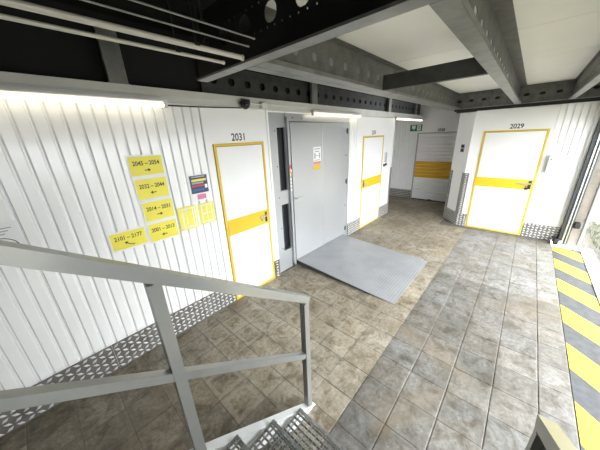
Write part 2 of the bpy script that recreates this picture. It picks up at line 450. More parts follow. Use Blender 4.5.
tread_part(bl, (2.155, -0.014, 0), (1,0,0), (0,-1,0), 0.10, 0.0, 0.291)
tread_part(bl, (4.305, -0.004, 0), (1,0,0), (0,-1,0), 0.52, 0.0, 0.291)
tread_part(bl, (5.82, -0.004, 0), (1,0,0), (0,-1,0), XF+0.008-5.82, 0.0, 0.291)
tread_part(bl, (XF-0.055, -0.010, 0), (1,0,0), (0,-1,0), 0.065, 0.291, 1.25, 'corner_guard')
# black backing stands in for the unlit void above the wall, deck over everything
struct('wall_upper', MB().box(-2.6, 8.5, 0.06, 0.12, 2.45, 3.30), 'deck_unlit_black', 'backing wall above the ribbed partition behind the steel studs, coloured black for the unlit void', 'wall')
struct('wall_rear', MB().box(-2.7, -2.6, -3.7, 0.12, 0, 3.30), 'white_panel', 'white wall behind the staircase', 'wall')
# alcove
wa = struct('wall_alcove', MB().box(XB+0.02, XB+0.12, -1.5, 1.7, 0, 3.3), 'white_panel', 'shaded ribbed back wall of the corridor alcove beyond the roller door', 'wall')
for k in range(3): cladding(wa, (XB+0.014, 1.59-0.526*k, 0), 6, -math.pi/2, 0.285, 2.52)
link('flat_panel', MB().box(XB, XB+0.02, -1.4, 0.0, 2.06, 2.52), 'white_panel', wa)
tread_part(wa, (XB, 1.6, 0), (0,-1,0), (-1,0,0), 1.59, 0, 0.28)
struct('wall_alcove_side', MB().box(XF+0.02, XB+0.02, 1.6, 1.7, 0, 3.3), 'white_panel', 'white side wall at the hidden left end of the alcove', 'wall')
struct('wall_alcove_return', MB().box(XF-0.1, XF+0.004, 0.125, 1.6, 0, 3.3), 'white_panel', 'white return wall just round the end of the left partition', 'wall')

# ---- block of unit 2029 with its chamfered corner
P1, P2 = (6.83, -1.30), (XF, -1.66)
blk = [(XF+0.02, -1.67), (XF+0.02, YO), (XB+0.02, YO), (XB+0.02, -1.31), (6.84, -1.31)]
wall_back = struct('wall_back', MB().prism(blk, 'z', 0, 2.44), 'white_panel', 'white panel wall with chamfered corner around door 2029', 'wall')
link('flat_panel', MB().box(XF, XF+0.02, -1.66, -1.85, 0, 2.43), 'white_panel', wall_back)
link('flat_panel', MB().box(XF, XF+0.02, -1.85, -2.815, 2.055, 2.43), 'white_panel', wall_back)
link('flat_panel', MB().box(XF, XF+0.02, -2.815, -2.862, 0, 2.43), 'white_panel', wall_back)
cladding(wall_back, (XF+0.014, -2.862, 0), 6, -math.pi/2)
dch = (Vector((*P2, 0))-Vector((*P1, 0))); Lch = dch.length; dch.normalize(); nch = Vector((0,0,1)).cross(dch); nch = nch if nch.x < 0 else -nch
link('chamfer_panel', plate(MB(), Vector((*P1, 0)), dch, nch, Lch, 0, 2.43, 0.015), 'white_panel', wall_back)
link('corner_trim', MB().box(XF-0.006, XF+0.02, -1.655, -1.70, 0.0, 2.36), 'white_panel', wall_back)
bb = tag(bpy.data.objects.new('baseboard_back', None), 'checker-plate skirting and corner guards around the chamfered corner by door 2029', 'baseboard', None, 'structure'); COL.objects.link(bb)
tread_part(bb, Vector((*P1, 0)), dch, nch, Lch, 0, 0.29)
tread_part(bb, Vector((*P1, 0)), dch, nch, 0.10, 0.29, 1.20, 'corner_guard')
tread_part(bb, Vector((*P2, 0))-dch*0.075, dch, nch, 0.075, 0.29, 1.20, 'corner_guard')
tread_part(bb, (XF-0.004, -1.655, 0), (0,-1,0), (-1,0,0), 0.19, 0, 0.29)
tread_part(bb, (XF-0.004, -1.655, 0), (0,-1,0), (-1,0,0), 0.09, 0.29, 1.20, 'corner_guard')
tread_part(bb, (XF-0.004, -2.82, 0), (0,-1,0), (-1,0,0), 0.53, 0, 0.29)

# ---- ceiling: deck, white boards in the bays
ceil = struct('ceiling', MB().box(-2.7, 8.6, -3.9, 1.7, 3.30, 3.40), 'deck_unlit_black', 'white board ceiling hung between galvanized steel beams under a deck coloured black for the unlit void', 'ceiling')  # deck coloured near black because no light reaches it
def boards(y0, y1, cuts):
    for a, b in zip(cuts[:-1], cuts[1:]):
        link('ceiling_board', MB().bevbox(a+0.004, b-0.004, y0, y1, 2.795, 2.815, 0.004), 'ceiling_board', ceil)
boards(-2.25, -1.25, [1.01, 1.85, 2.95, 4.05, 5.15, 6.38])
boards(-2.965, -2.26, [1.01, 1.72, 2.82, 3.92, 5.02, 6.38])
boards(-3.90, -2.975, [1.01, 1.72, 2.82, 3.92, 5.02, 6.38])
link('deck_edge', MB().box(-2.7, 8.6, -3.9, -3.82, 2.80, 3.3), 'beam_dark', ceil)
link('dark_backing', MB().box(1.02, 1.04, -3.9, -1.25, 2.815, 3.3).box(1.02, 6.4, -1.25, -1.23, 2.815, 3.3).box(6.45, 6.47, -3.9, -1.25, 2.46, 3.3), 'beam_unlit_black', ceil)  # dark sheets; the last is added behind the far beam to darken its holes
struct('trim_3', MB().box(XF+0.03, XF+0.06, -3.6, -1.3, 2.43, 2.52), 'black', 'black strip standing in for the shaded gap between the wall of door 2029 and the beam above', 'trim')  # black strip in place of the shade in the gap

# ================================================================== STEEL BEAMS
def beam_rows(h, hole=(0.034, 0.030), big=0.213, small=0.0533, off=0.0, top=True):
    b = 0.075
    r = [(0.0, 0.055, 0, 0, 0, 0, 0), (0.055, 0.075, small, 0.0055, 0.0055, off, 1), (0.075, h-0.075, big, hole[0], hole[1], off, 3)]
    r += [(h-0.075, h-0.055, small, 0.0055, 0.0055, off, 1), (h-0.055, h, 0, 0, 0, 0, 0)]
    return r
B0, B1 = 2.50, 2.785; H = B1-B0
def xbeam(name, label, x0, x1, yweb, bot, topf, m, mf, hole=(0.034, 0.030), off=0.05, lips=True):
    """beam along X: web plane yweb; bot / topf = (y0, y1) of the flanges"""
    t = Thing(name, label, 'beam', (x0, yweb, B0))
    mb = MB().webplate((x0, yweb, B0), (1,0,0), (0,0,1), (0,1,0), 0.004, beam_rows(H, hole, off=off), x1-x0)
    t.part('web', mb, m)
    f = MB().box(x0, x1, bot[0], bot[1], B0-0.004, B0+0.002)
    if lips:
        e = bot[0] if abs(bot[0]-yweb) > abs(bot[1]-yweb) else bot[1]
        f.box(x0, x1, e-0.002, e+0.002, B0-0.004, B0+0.022)
    t.part('bottom_flange', f, mf)
    t.part('top_flange', MB().box(x0, x1, topf[0], topf[1], B1-0.002, B1+0.004), m)
    return t
def ybeam(name, label, y0, y1, xweb, bot, topf, m, mf, hole=(0.034, 0.030), off=0.05, big=0.213, rows=None):
    t = Thing(name, label, 'beam', (xweb, y0, B0))
    mb = MB().webplate((xweb, y0, B0), (0,1,0), (0,0,1), (1,0,0), 0.004, rows or beam_rows(H, hole, big=big, off=off), y1-y0)
    t.part('web', mb, m)
    t.part('bottom_flange', MB().box(bot[0], bot[1], y0, y1, B0-0.004, B0+0.002).box(bot[0]-0.002, bot[0]+0.002, y0, y1, B0-0.004, B0+0.008), mf)
    t.part('top_flange', MB().box(topf[0], topf[1], y0, y1, B1-0.002, B1+0.004), m)
    return t
A_ROWS = [(0, 0.108, 0, 0, 0, 0, 0), (0.108, 0.126, 0.0533, 0.0055, 0.0055, 0.053, 1), (0.126, 0.226, 0.213, 0.046, 0.046, 0.053, 3), (0.226, 0.244, 0.0533, 0.0055, 0.0055, 0.053, 1), (0.244, 0.36, 0, 0, 0, 0, 0)]
# A: cross beam overhead, darkness of its unlit web side put into the colour
ybeam('steel_beam', 'perforated cross beam overhead, web blackened for its unlit side, with pale bottom flange, nearest the camera', -3.80, -0.72, 1.005, (0.985, 1.065), (1.005, 1.05), 'beam_unlit_black', 'galvanized', (0.050, 0.048), off=0.053, big=0.213, rows=A_ROWS)
# B: double channel along the corridor
tB = xbeam('steel_beam', 'long perforated galvanized beam with round knockouts above the lift', 1.07, 6.38, -1.275, (-1.378, -1.275), (-1.33, -1.23), 'beam_galvanized', 'galvanized', (0.030, 0.030), off=0.26)
tB.part('rear_channel', MB().box(1.07, 6.38, -1.272, -1.268, B0+0.03, B1).box(1.07, 6.38, -1.268, -1.185, B0-0.004, B0+0.002).box(1.07, 6.38, -1.19, -1.185, B0, B0+0.03), 'galvanized')
kd = MB()
for i in range(0, 24):
    if i in (1, 9, 16): continue
    cx = 1.07+0.26+0.213*(i+0.5)
    kd.lathe([(0.030, 0.0), (0.030, 0.003)], (cx, -1.2745, (B0+B1)/2), 12, 'y')
tB.part('knockout_discs', kd, 'galvanized', kind='stuff')
# C: channel seen from its open side
tC = xbeam('steel_beam', 'galvanized channel beam with slotted web running towards door 2029', 1.07, 6.385, -2.262, (-2.325, -2.24), (-2.352, -2.255), 'beam_galvanized', 'galvanized', (0.045, 0.020), off=0.10)
# D: beam close to the opening
xbeam('steel_beam', 'galvanized beam at the right, above the hazard stripes', 1.07, 6.385, -2.965, (-3.0, -2.925), (-2.99, -2.93), 'beam_galvanized', 'galvanized', off=0.05)
# lintel along the opening
tL = Thing('steel_beam', 'steel lintel beam over the side opening', 'beam', (-2.6, -3.46, B0))
tL.part('web', MB().box(-2.6, 8.4, -3.50, -3.46, 2.50, 2.80), 'beam_dark'); tL.part('light_baffle', MB().box(-0.2, 5.9, -3.74, -3.50, 2.16, 2.56), 'lift_grey'); tL.part('bottom_flange', MB().box(-2.6, 8.4, -3.53, -3.43, 2.494, 2.50), 'beam_galvanized')  # unseen box added below the lintel to cut light on the upper walls
# E: plain dark cross beam between B and C
tE = Thing('cross_member', 'plain dark grey flat cross member between two galvanized beams', 'beam', (2.60, -1.38, B0))
tE.part('face_plate', MB().box(2.60, 2.606, -2.238, -1.382, 2.495, 2.625), 'beam_dark')
tE.part('flange', MB().box(2.606, 2.66, -2.238, -1.382, 2.495, 2.50).box(2.606, 2.66, -2.238, -1.382, 2.62, 2.625), 'beam_dark')
# F: perforated beam over the wall of door 2029
ybeam('steel_beam', 'perforated grey beam above the wall of door 2029', -3.43, -1.19, XF-0.01, (XF-0.06, XF-0.006), (XF-0.05, XF-0.006), 'beam_galvanized', 'galvanized', (0.042, 0.026), off=0.115, big=0.209)
# G: beam on the left partition, behind the studs
tG = Thing('steel_beam', 'dark perforated beam behind the studs above the lift', 'beam', (1.42, 0.02, 2.55))
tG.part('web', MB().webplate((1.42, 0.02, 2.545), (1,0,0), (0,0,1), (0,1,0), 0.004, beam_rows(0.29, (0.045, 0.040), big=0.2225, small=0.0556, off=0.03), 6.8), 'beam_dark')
tG.part('bottom_flange', MB().box(1.42, 8.22, -0.03, 0.02, 2.545, 2.55), 'beam_dark')

# wall-top fascia rail, studs
struct('trim_4', MB().box(-2.6, 8.34, -0.045, 0.015, 2.425, 2.53).box(-2.6, 8.34, -0.056, -0.045, 2.485, 2.545).box(-2.6, 8.34, -0.055, -0.045, 2.425, 2.437), 'fascia', 'pale metal fascia rail capping the left partition', 'trim')
for i, (xa, lab) in enumerate([(0.675, 'steel stud standing on the fascia above the yellow direction signs'), (3.185, 'steel stud standing on the fascia above the lift door'), (5.95, 'steel stud standing on the fascia above the second yellow door'), (7.72, 'steel stud standing on the fascia beside the exit sign')]):
    t = Thing('steel_stud', lab, 'stud', (xa, -0.035, 2.545), 'studs on the left partition')
    t.part('stud_face', MB().box(xa-0.065, xa+0.065, -0.050, -0.046, 2.545, 2.93), 'galvanized')
    t.part('stud_side', MB().box(xa-0.065, xa-0.061, -0.046, -0.004, 2.545, 2.93).box(xa+0.061, xa+0.065, -0.046, -0.004, 2.545, 2.93), 'galvanized')
    t.part('foot_plate', MB().box(xa-0.075, xa+0.075, -0.055, -0.002, 2.545, 2.551), 'galvanized')
struct('trim_5', MB().box(-2.6, 8.3, -0.06, 0.0, 2.93, 3.0), 'beam_unlit_black', 'dark top rail over the studs', 'trim')

# pipes under the dark deck on the left
def pipe(name, lab, pts, r, m, grp=None, knob=False):
    t = Thing(name, lab, 'pipe', pts[-1], grp)
    t.part('pipe_run', MB().tube(pts, r, 12), m, sm=False)
    t.part('end_cap', MB().lathe([(r*0.6, 0.0), (r*1.25, 0.004), (r*1.25, 0.012), (r*0.7, 0.016)], pts[-1], 12, 'x'), m)
    for k in range(3):
        xx = pts[-1][0]-0.25-0.9*k
        t.part('hanger', MB().box(xx-0.012, xx+0.012, pts[0][1]-r-0.003, pts[0][1]+r+0.003, pts[0][2]+r*0.2, pts[0][2]+r+0.004).box(xx-0.004, xx+0.004, pts[0][1]-0.004, pts[0][1]+0.004, pts[0][2]+r, 3.3), 'beam_unlit_black')
pipe('pipe', 'thick pale pipe under the unlit deck at upper left', [(-2.6, -1.335, 2.505), (0.93, -1.335, 2.505)], 0.012, 'conduit', 'pipes under the deck')
pipe('pipe', 'second pale pipe under the unlit deck, nearer the left wall', [(-2.6, -1.195, 2.505), (0.90, -1.195, 2.505)], 0.0085, 'conduit', 'pipes under the deck')
pipe('conduit_pipe', 'thin grey conduit under the unlit deck, upper of the thin pair', [(-2.6, -1.53, 2.53), (0.86, -1.53, 2.53)], 0.0035, 'galvanized', 'thin conduits under the deck')
pipe('conduit_pipe', 'thin grey conduit under the unlit deck, lower of the thin pair', [(-2.6, -1.455, 2.52), (0.88, -1.455, 2.52)], 0.0035, 'galvanized', 'thin conduits under the deck')

# ================================================================== LAMPS
def lamp(lab, x0, x1, y=-0.085, z=2.402):
    t = Thing('fluorescent_lamp', lab, 'lamp', ((x0+x1)/2, -0.05, z), 'fluorescent batten lamps')
    t.part('housing', MB().bevbox(x0+0.02, x1-0.02, -0.115, -0.048, z+0.026, z+0.048, 0.004).box(x0+0.04, x1-0.04, -0.10, -0.045, z+0.048, z+0.060), 'lamp_body')
    t.part('tube', MB().tube([(x0+0.045, y, z), (x1-0.045, y, z)], 0.014, 12), 'tube_glow', sm=False)
    for e, s_ in ((x0, 1), (x1, -1)):
        t.part('lamp_holder', MB().bevbox(e+0.012*s_, e+0.046*s_, y-0.020, y+0.020, z-0.020, z+0.036, 0.004), 'lamp_body')
lamp('lit fluorescent lamp above the yellow direction signs on the left wall', -0.50, 1.01)
lamp('lit fluorescent lamp above the grey lift door', 3.06, 4.55)
lamp('lit fluorescent lamp far back at the alcove', 6.22, 8.2)
t = Thing('cable', 'black cable running under the fascia from the lamp towards the dark dome', 'cable', (1.01, -0.04, 2.40))
t.part('cable_run', MB().tube([(1.01, -0.075, 2.405), (1.2, -0.062, 2.408), (1.5, -0.058, 2.415), (1.82, -0.058, 2.425)], 0.006, 8), 'black', sm=True)

# dark dome camera
t = Thing('dome_camera', 'small black dome camera under the fascia above door 2031', 'camera', (1.85, -0.10, 2.49))
t.part('mount', MB().box(1.83, 1.92, -0.10, -0.045, 2.475, 2.515).lathe([(0.060, 0.0), (0.060, 0.022)], (1.85, -0.10, 2.465), 20), 'black')
t.part('dome', MB().lathe([(0.004, -0.058), (0.026, -0.051), (0.046, -0.034), (0.056, -0.012), (0.058, 0.0)], (1.85, -0.10, 2.465), 20), 'dark_glass', sm=True)
t = Thing('conduit_box', 'white conduit box and clip beside the dome camera', 'box', (2.05, -0.05, 2.45))  # small white box with a short conduit, no lamp in it
t.part('box_body', MB().bevbox(2.10, 2.19, -0.10, -0.048, 2.43, 2.50, 0.005), 'lamp_body'); t.part('conduit', MB().tube([(1.91, -0.075, 2.485), (2.10, -0.075, 2.47)], 0.008, 8), 'lamp_body')

# ================================================================== DOORS
def door_y(name, lab, x0, x1, num, hinge_right=True, numpos=None):
    """white storage door in the left wall (plane y = 0)"""
    t = Thing(name, lab, 'door', ((x0+x1)/2, 0, 0), None, 'structure'); f = 0.028
    t.part('frame', MB().box(x0, x0+f, -0.016, 0.018, 0.004, 2.05).box(x1-f, x1, -0.016, 0.018, 0.004, 2.05).box(x0+f, x1-f, -0.016, 0.018, 2.05-f, 2.05).box(x0+f, x1-f, -0.016, 0.018, 0.004, 0.03), 'yellow', label='thin yellow door frame')
    t.part('rebate', MB().box(x0+f, x1-f, 0.004, 0.018, 0.03, 2.05-f), 'black')
    l = t.part('leaf', MB().bevbox(x0+f+0.005, x1-f-0.003, -0.012, 0.003, 0.035, 2.05-f-0.005, 0.003), 'white_door')
    b = t.part('band', MB().bevbox(x0+f+0.006, x1-f-0.004, -0.0165, -0.011, 0.945, 1.15, 0.002), 'yellow', l, label='yellow band across the door')
    hx = x1-f-0.045 if hinge_right else x0+f+0.045; s_ = -1 if hinge_right else 1
    h = t.part('lock_plate', MB().box(hx-0.016, hx+0.016, -0.022, -0.0165, 0.975, 1.12), 'black', l)
    t.part('handle', MB().tube([(hx, -0.022, 1.07), (hx, -0.052, 1.07), (hx+s_*0.05, -0.058, 1.07), (hx+s_*0.13, -0.058, 1.066)], 0.009, 8).box(hx+s_*0.055, hx+s_*0.085, -0.040, -0.0165, 1.000, 1.032).tube([(hx+s_*0.06, -0.03, 1.03), (hx+s_*0.06, -0.03, 1.06), (hx+s_*0.085, -0.03, 1.06), (hx+s_*0.085, -0.03, 1.03)], 0.004, 6), 'steel_trim', l)
    if num:
        t.part('number', put_text(MB(), num, ((x0+x1)/2-0.015 if not numpos else numpos, -0.0012, 2.117), 0.185, 0.085, '-y'), 'print_black', label='black unit number')
    return t
door_y('door_1', 'white door 2031 with yellow frame and band, left of the lift', 1.43, 2.143, '2031')
door_y('door_2', 'white yellow-banded door with tiny number, right of the lift', 4.828, 5.81, '2030', False)
# number on door 2029, facing -x
t = Thing('door_3', 'white door 2029 with yellow frame and band on the back wall', 'door', (XF, -2.335, 0), None, 'structure'); f = 0.028; ya, yb = -1.857, -2.812
t.part('frame', MB().box(XF-0.016, XF+0.018, ya, ya-f, 0.004, 2.05).box(XF-0.016, XF+0.018, yb+f, yb, 0.004, 2.05).box(XF-0.016, XF+0.018, ya-f, yb+f, 2.05-f, 2.05).box(XF-0.016, XF+0.018, ya-f, yb+f, 0.004, 0.03), 'yellow', label='thin yellow door frame')
t.part('rebate', MB().box(XF+0.004, XF+0.018, ya-f, yb+f, 0.03, 2.05-f), 'black')
l = t.part('leaf', MB().bevbox(XF-0.012, XF+0.003, yb+f+0.004, ya-f-0.004, 0.035, 2.05-f-0.005, 0.003), 'white_door')
t.part('band', MB().bevbox(XF-0.0165, XF-0.011, yb+f+0.006, ya-f-0.006, 0.945, 1.14, 0.002), 'yellow', l, label='yellow band across the door')
t.part('lock_plate', MB().box(XF-0.022, XF-0.0165, yb+f+0.015, yb+f+0.06, 0.96, 1.12), 'black', l)
t.part('handle', MB().tube([(XF-0.02, -2.75, 1.06), (XF-0.052, -2.75, 1.06), (XF-0.056, -2.70, 1.06), (XF-0.056, -2.585, 1.058)], 0.010, 8).box(XF-0.03, XF-0.0165, -2.76, -2.57, 1.045, 1.075), 'steel_trim', l)
t.part('padlock', MB().bevbox(XF-0.045, XF-0.0175, -2.735, -2.685, 0.945, 0.985, 0.006).tube([(XF-0.03, -2.725, 0.98), (XF-0.03, -2.725, 1.012), (XF-0.03, -2.695, 1.012), (XF-0.03, -2.695, 0.98)], 0.005, 6), 'black', l)
t.part('number', put_text(MB(), '2029', (XF-0.0012, -2.345, 2.117), 0.20, 0.088, '-x'), 'print_black', label='black unit number 2029')
# roller shutter in the alcove
t = Thing('door_4', 'white slatted roller door with orange-yellow band at the end of the alcove', 'door', (XB, -0.65, 0), None, 'structure'); sa, sb = 0.0, -1.30
t.part('guide', MB().box(XB-0.03, XB+0.02, sa, sa+0.035, 0, 2.06).box(XB-0.03, XB+0.02, sb-0.035, sb, 0, 2.06).box(XB-0.03, XB+0.02, sb, sa, 2.035, 2.06), 'lift_grey')
nsl = 20; hs = 2.03/nsl
for i in range(nsl):
    z0 = 0.005+i*hs; zc = z0+hs/2
    m_ = 'orange_yellow' if 0.74 < zc < 1.26 else 'white_door'
    prof = [(XB+0.015, z0), (XB-0.004, z0+0.004), (XB-0.018, z0+hs*0.3), (XB-0.018, z0+hs*0.7), (XB-0.004, z0+hs-0.008), (XB+0.015, z0+hs-0.004)]
    mb = MB(); n = len(prof)
    vs = [(px, sa, pz) for px, pz in prof] + [(px, sb, pz) for px, pz in prof]
    mb.add(vs, [(i_, (i_+1) % n, n+(i_+1) % n, n+i_) for i_ in range(n)] + [tuple(range(n)), tuple(reversed(range(n, 2*n)))])
    t.part('slat', mb, m_)
t.part('bottom_rail', MB().box(XB-0.03, XB+0.01, sb+0.01, sa-0.01, 0.0, 0.03), 'print_black')
t.part('lock', MB().box(XB-0.05, XB-0.018, -0.60, -0.50, 0.01, 0.05), 'black')
t.part('number', put_text(MB(), '2028', (XB-0.0015, -0.60, 2.125), 0.19, 0.075, '-x'), 'print_black', label='black unit number 2028')

# ---- goods lift
t = Thing('lift', 'grey steel goods lift front with hinged door and dark slit windows', 'lift', (3.28, 0.1, 0))
YL = 0.035
t.part('side_panel', MB().box(2.258, 2.435, YL, YL+0.03, 0.0, 2.41).box(2.592, 2.60, YL, YL+0.03, 0.0, 2.41).box(2.435, 2.592, YL, YL+0.03, 0, 0.35).box(2.435, 2.592, YL, YL+0.03, 1.12, 1.335).box(2.435, 2.592, YL, YL+0.03, 2.225, 2.41), 'lift_grey')
for (a, b) in ((0.35, 1.12), (1.335, 2.225)):
    t.part('slit_window', MB().box(2.437, 2.59, YL+0.05, YL+0.06, a+0.002, b-0.002), 'dark_glass')
    t.part('slit_reveal', MB().box(2.432, 2.436, YL+0.03, YL+0.06, a, b).box(2.59, 2.594, YL+0.03, YL+0.06, a, b), 'black')
cp = t.part('control_strip', MB().bevbox(2.60, 2.642, -0.012, YL+0.03, 0.06, 2.36, 0.003), 'lift_grey')
t.part('call_button', MB().lathe([(0.013, -0.01), (0.015, -0.004), (0.015, 0.004)], (2.621, -0.014, 1.62), 12, 'y'), 'red_led', cp)
t.part('sticker', MB().box(2.604, 2.638, -0.0135, -0.012, 1.655, 1.70), 'print_red', cp); t.part('sticker', MB().box(2.604, 2.638, -0.0135, -0.012, 1.545, 1.585), 'sign_yellow', cp)
for z in (1.49, 1.44, 1.385, 1.33): t.part('sticker', MB().box(2.607, 2.635, -0.0135, -0.012, z-0.018, z+0.018), 'sign_white', cp)
t.part('header', MB().box(2.60, 4.30, YL-0.01, YL+0.03, 2.305, 2.41), 'lift_grey')
t.part('jamb', MB().box(4.215, 4.30, YL-0.025, YL+0.03, 0.0, 2.305), 'lift_grey')
t.part('shaft_gap', MB().box(2.642, 4.215, YL+0.035, YL+0.05, 0.0, 2.305), 'black')
dr = t.part('door_leaf', MB().bevbox(2.668, 3.428, -0.004, YL+0.03, 0.10, 2.293, 0.004).bevbox(3.431, 4.205, -0.004, YL+0.03, 0.10, 2.293, 0.004), 'lift_door')
t.part('sill', MB().box(2.642, 4.215, 0.012, YL+0.03, 0.0, 0.09), 'lift_grey')
t.part('handle', MB().tube([(2.705, -0.004, 1.175), (2.705, -0.05, 1.175), (2.73, -0.055, 1.178), (2.83, -0.055, 1.19)], 0.010, 8).bevbox(2.69, 2.72, -0.012, -0.003, 1.13, 1.22, 0.003), 'steel_trim', dr)
for z in (2.16, 1.22, 0.22):
    t.part('hinge', MB().tube([(4.20, -0.012, z-0.05), (4.20, -0.012, z+0.05)], 0.010, 8).box(4.17, 4.225, -0.008, -0.003, z-0.035, z+0.035), 'track_dark', dr)
for z in (1.72, 0.73): t.part('bolt', MB().lathe([(0.010, -0.008), (0.012, 0.0)], (4.17, -0.004, z), 8, 'y'), 'track_dark', dr)
for xx, zs in ((2.40, (2.18, 1.70, 1.24, 0.75, 0.40)), (2.75, (2.35,)), (2.95, (2.35,))):
    for z in zs: t.part('bolt', MB().lathe([(0.008, -0.004), (0.010, 0.0)], (xx, YL-(0.01 if z > 2.3 else 0), z), 8, 'y'), 'track_dark')
nt_ = Thing('notice', 'white, pink and yellow notices taped to the lift door', 'notice', (3.27, -0.005, 1.75))
nt_.part('white_sheet', MB().box(3.178, 3.378, -0.0062, -0.0045, 1.695, 1.925), 'sign_white')
nt_.part('pink_strip', MB().box(3.182, 3.365, -0.0062, -0.0045, 1.655, 1.693), 'print_pink'); nt_.part('yellow_sheet', MB().box(3.19, 3.352, -0.0062, -0.0045, 1.555, 1.652), 'yellow')
pr = MB()
for (a, b, c, d) in ((3.20, 3.355, 1.885, 1.900), (3.22, 3.33, 1.845, 1.86), (3.20, 3.23, 1.74, 1.83), (3.325, 3.355, 1.74, 1.83), (3.23, 3.325, 1.78, 1.79), (3.20, 3.355, 1.71, 1.722)): pr.box(a, b, -0.0068, -0.0062, c, d)
nt_.part('print', pr, 'print_grey')

# ---- ramp
t = Thing('ramp', 'grey checker-plate metal ramp sloping down from the lift door', 'ramp', (3.39, -0.85, 0)); rx0, rx1, ry0, ry1, rz0, rz1 = 2.672, 4.112, 0.008, -1.70, 0.098, 0.010
def rz(y): return rz0+(rz1-rz0)*(ry0-y)/(ry0-ry1)
t.part('plate', MB().add([(rx0,ry0,rz0),(rx1,ry0,rz0),(rx1,ry1,rz1),(rx0,ry1,rz1),(rx0,ry0,rz0-0.008),(rx1,ry0,rz0-0.008),(rx1,ry1,rz1-0.008),(rx0,ry1,rz1-0.008)],
      [(3,2,1,0),(4,5,6,7),(0,1,5,4),(1,2,6,5),(2,3,7,6),(3,0,4,7)]), 'ramp_plate')
for xx in (rx0, rx1):
    s_ = 1 if xx == rx0 else -1; a, b = sorted((xx+0.002*s_, xx+0.008*s_))
    t.part('side_skirt', MB().prism([(ry0, rz0-0.008), (ry0, 0.018), (-1.30, 0.004), (-1.66, 0.003), (-1.66, rz(-1.66)-0.008)], 'x', a, b), 'ramp_side')
for yy in (-0.12, -0.62, -1.10):
    for xx in (rx0+0.01, rx1-0.06): t.part('foot', MB().box(xx, xx+0.05, yy-0.03, yy+0.03, 0.0, rz(yy)-0.01), 'ramp_side')
mk = MB(); ny, nx = 44, 34
for j in range(ny):
    for i in range(nx):
        cx = rx0+0.02+(i+0.5)*(rx1-rx0-0.04)/nx; cy = ry0-0.02-(j+0.5)*(ry0-ry1-0.04)/ny; cz = rz(cy)
        sg = 1 if (i+j) % 2 else -1; L, W, T = 0.017, 0.0055, 0.002
        d = Vector((0.92, 0.40*sg, 0)).normalized(); e = Vector((-d.y, d.x, 0)); c = Vector((cx, cy, cz))
        def q(v_, h=0): p = c+v_; return (p.x, p.y, rz(p.y)+h)
        mk.add([q(d*L), q(e*W), q(-d*L), q(-e*W), q(d*0, T)], [(0,1,4),(1,2,4),(2,3,4),(3,0,4)])
t.part('raised_lozenges', mk, 'ramp_mark', kind='stuff')

# ================================================================== SIGNS ON THE LEFT WALL
SY = -0.0055
def dir_sign(x0, x1, z0, z1, txt, arrow, tilt, lab):
    t = Thing('direction_sign', lab, 'sign', ((x0+x1)/2, SY, (z0+z1)/2), 'yellow direction signs on the ribbed wall')
    t.part('backing', MB().box(x0, x1, SY-0.003, SY, z0, z1), 'sign_white')
    t.part('yellow_field', MB().box(x0+0.012, x1-0.012, SY-0.0038, SY-0.003, z0+0.016, z1-0.016), 'sign_yellow')
    cx, cz = (x0+x1)/2, (z0+z1)/2
    t.part('lettering', put_text(MB(), txt, (cx, SY-0.0043, cz+0.026), (x1-x0)*0.74, 0.040, '-y'), 'print_black')
    y = SY-0.0043; a = MB(); az = cz-0.038; w_ = 0.026
    if arrow == 'R' or arrow == 'L':
        s_ = 1 if arrow == 'R' else -1
        a.add([(cx-s_*w_, y, az-0.004), (cx+s_*0.008, y, az-0.004), (cx+s_*0.008, y, az+0.004), (cx-s_*w_, y, az+0.004)], [(0,1,2,3)])
        a.add([(cx+s_*0.004, y, az-0.016), (cx+s_*w_, y, az), (cx+s_*0.004, y, az+0.016)], [(0,1,2)])
    else:
        P = [(cx+0.035, az-0.014), (cx+0.012, az-0.013), (cx-0.008, az-0.004), (cx-0.022, az+0.010)]
        for (ax, ay), (bx, by) in zip(P[:-1], P[1:]):
            L = math.hypot(bx-ax, by-ay); nx_, nz_ = -(by-ay)/L*0.004, (bx-ax)/L*0.004
            a.add([(ax-nx_, y, ay-nz_), (bx-nx_, y, by-nz_), (bx+nx_, y, by+nz_), (ax+nx_, y, ay+nz_)], [(0,1,2,3)])
        a.add([(cx-0.040, y, az+0.026), (cx-0.012, y, az+0.020), (cx-0.034, y, az-0.002)], [(0,1,2)])
    t.part('arrow', a, 'print_black')
dir_sign(0.585, 0.885, 1.795, 1.995, '2045 – 2054', 'R', 0, 'topmost yellow sign on the ribbed wall, 2045 – 2054 with right arrow')
dir_sign(0.590, 0.885, 1.578, 1.7935, '2032 – 2044', 'L', 0, 'second from the top yellow sign on the ribbed wall, 2032 – 2044 with left arrow')
dir_sign(0.602, 0.892, 1.360, 1.5765, '2014 – 2031', 'R', 0, 'third from the top yellow sign on the ribbed wall, 2014 – 2031 with right arrow')
dir_sign(0.600, 0.890, 1.150, 1.3585, '2001 – 2013', 'L', 0, 'lowest of the column yellow sign on the ribbed wall, 2001 – 2013 with left arrow')
dir_sign(0.292, 0.592, 1.165, 1.355, '2101 – 2177', 'C', 0, 'yellow sign reading 2101 – 2177 with curved arrow')
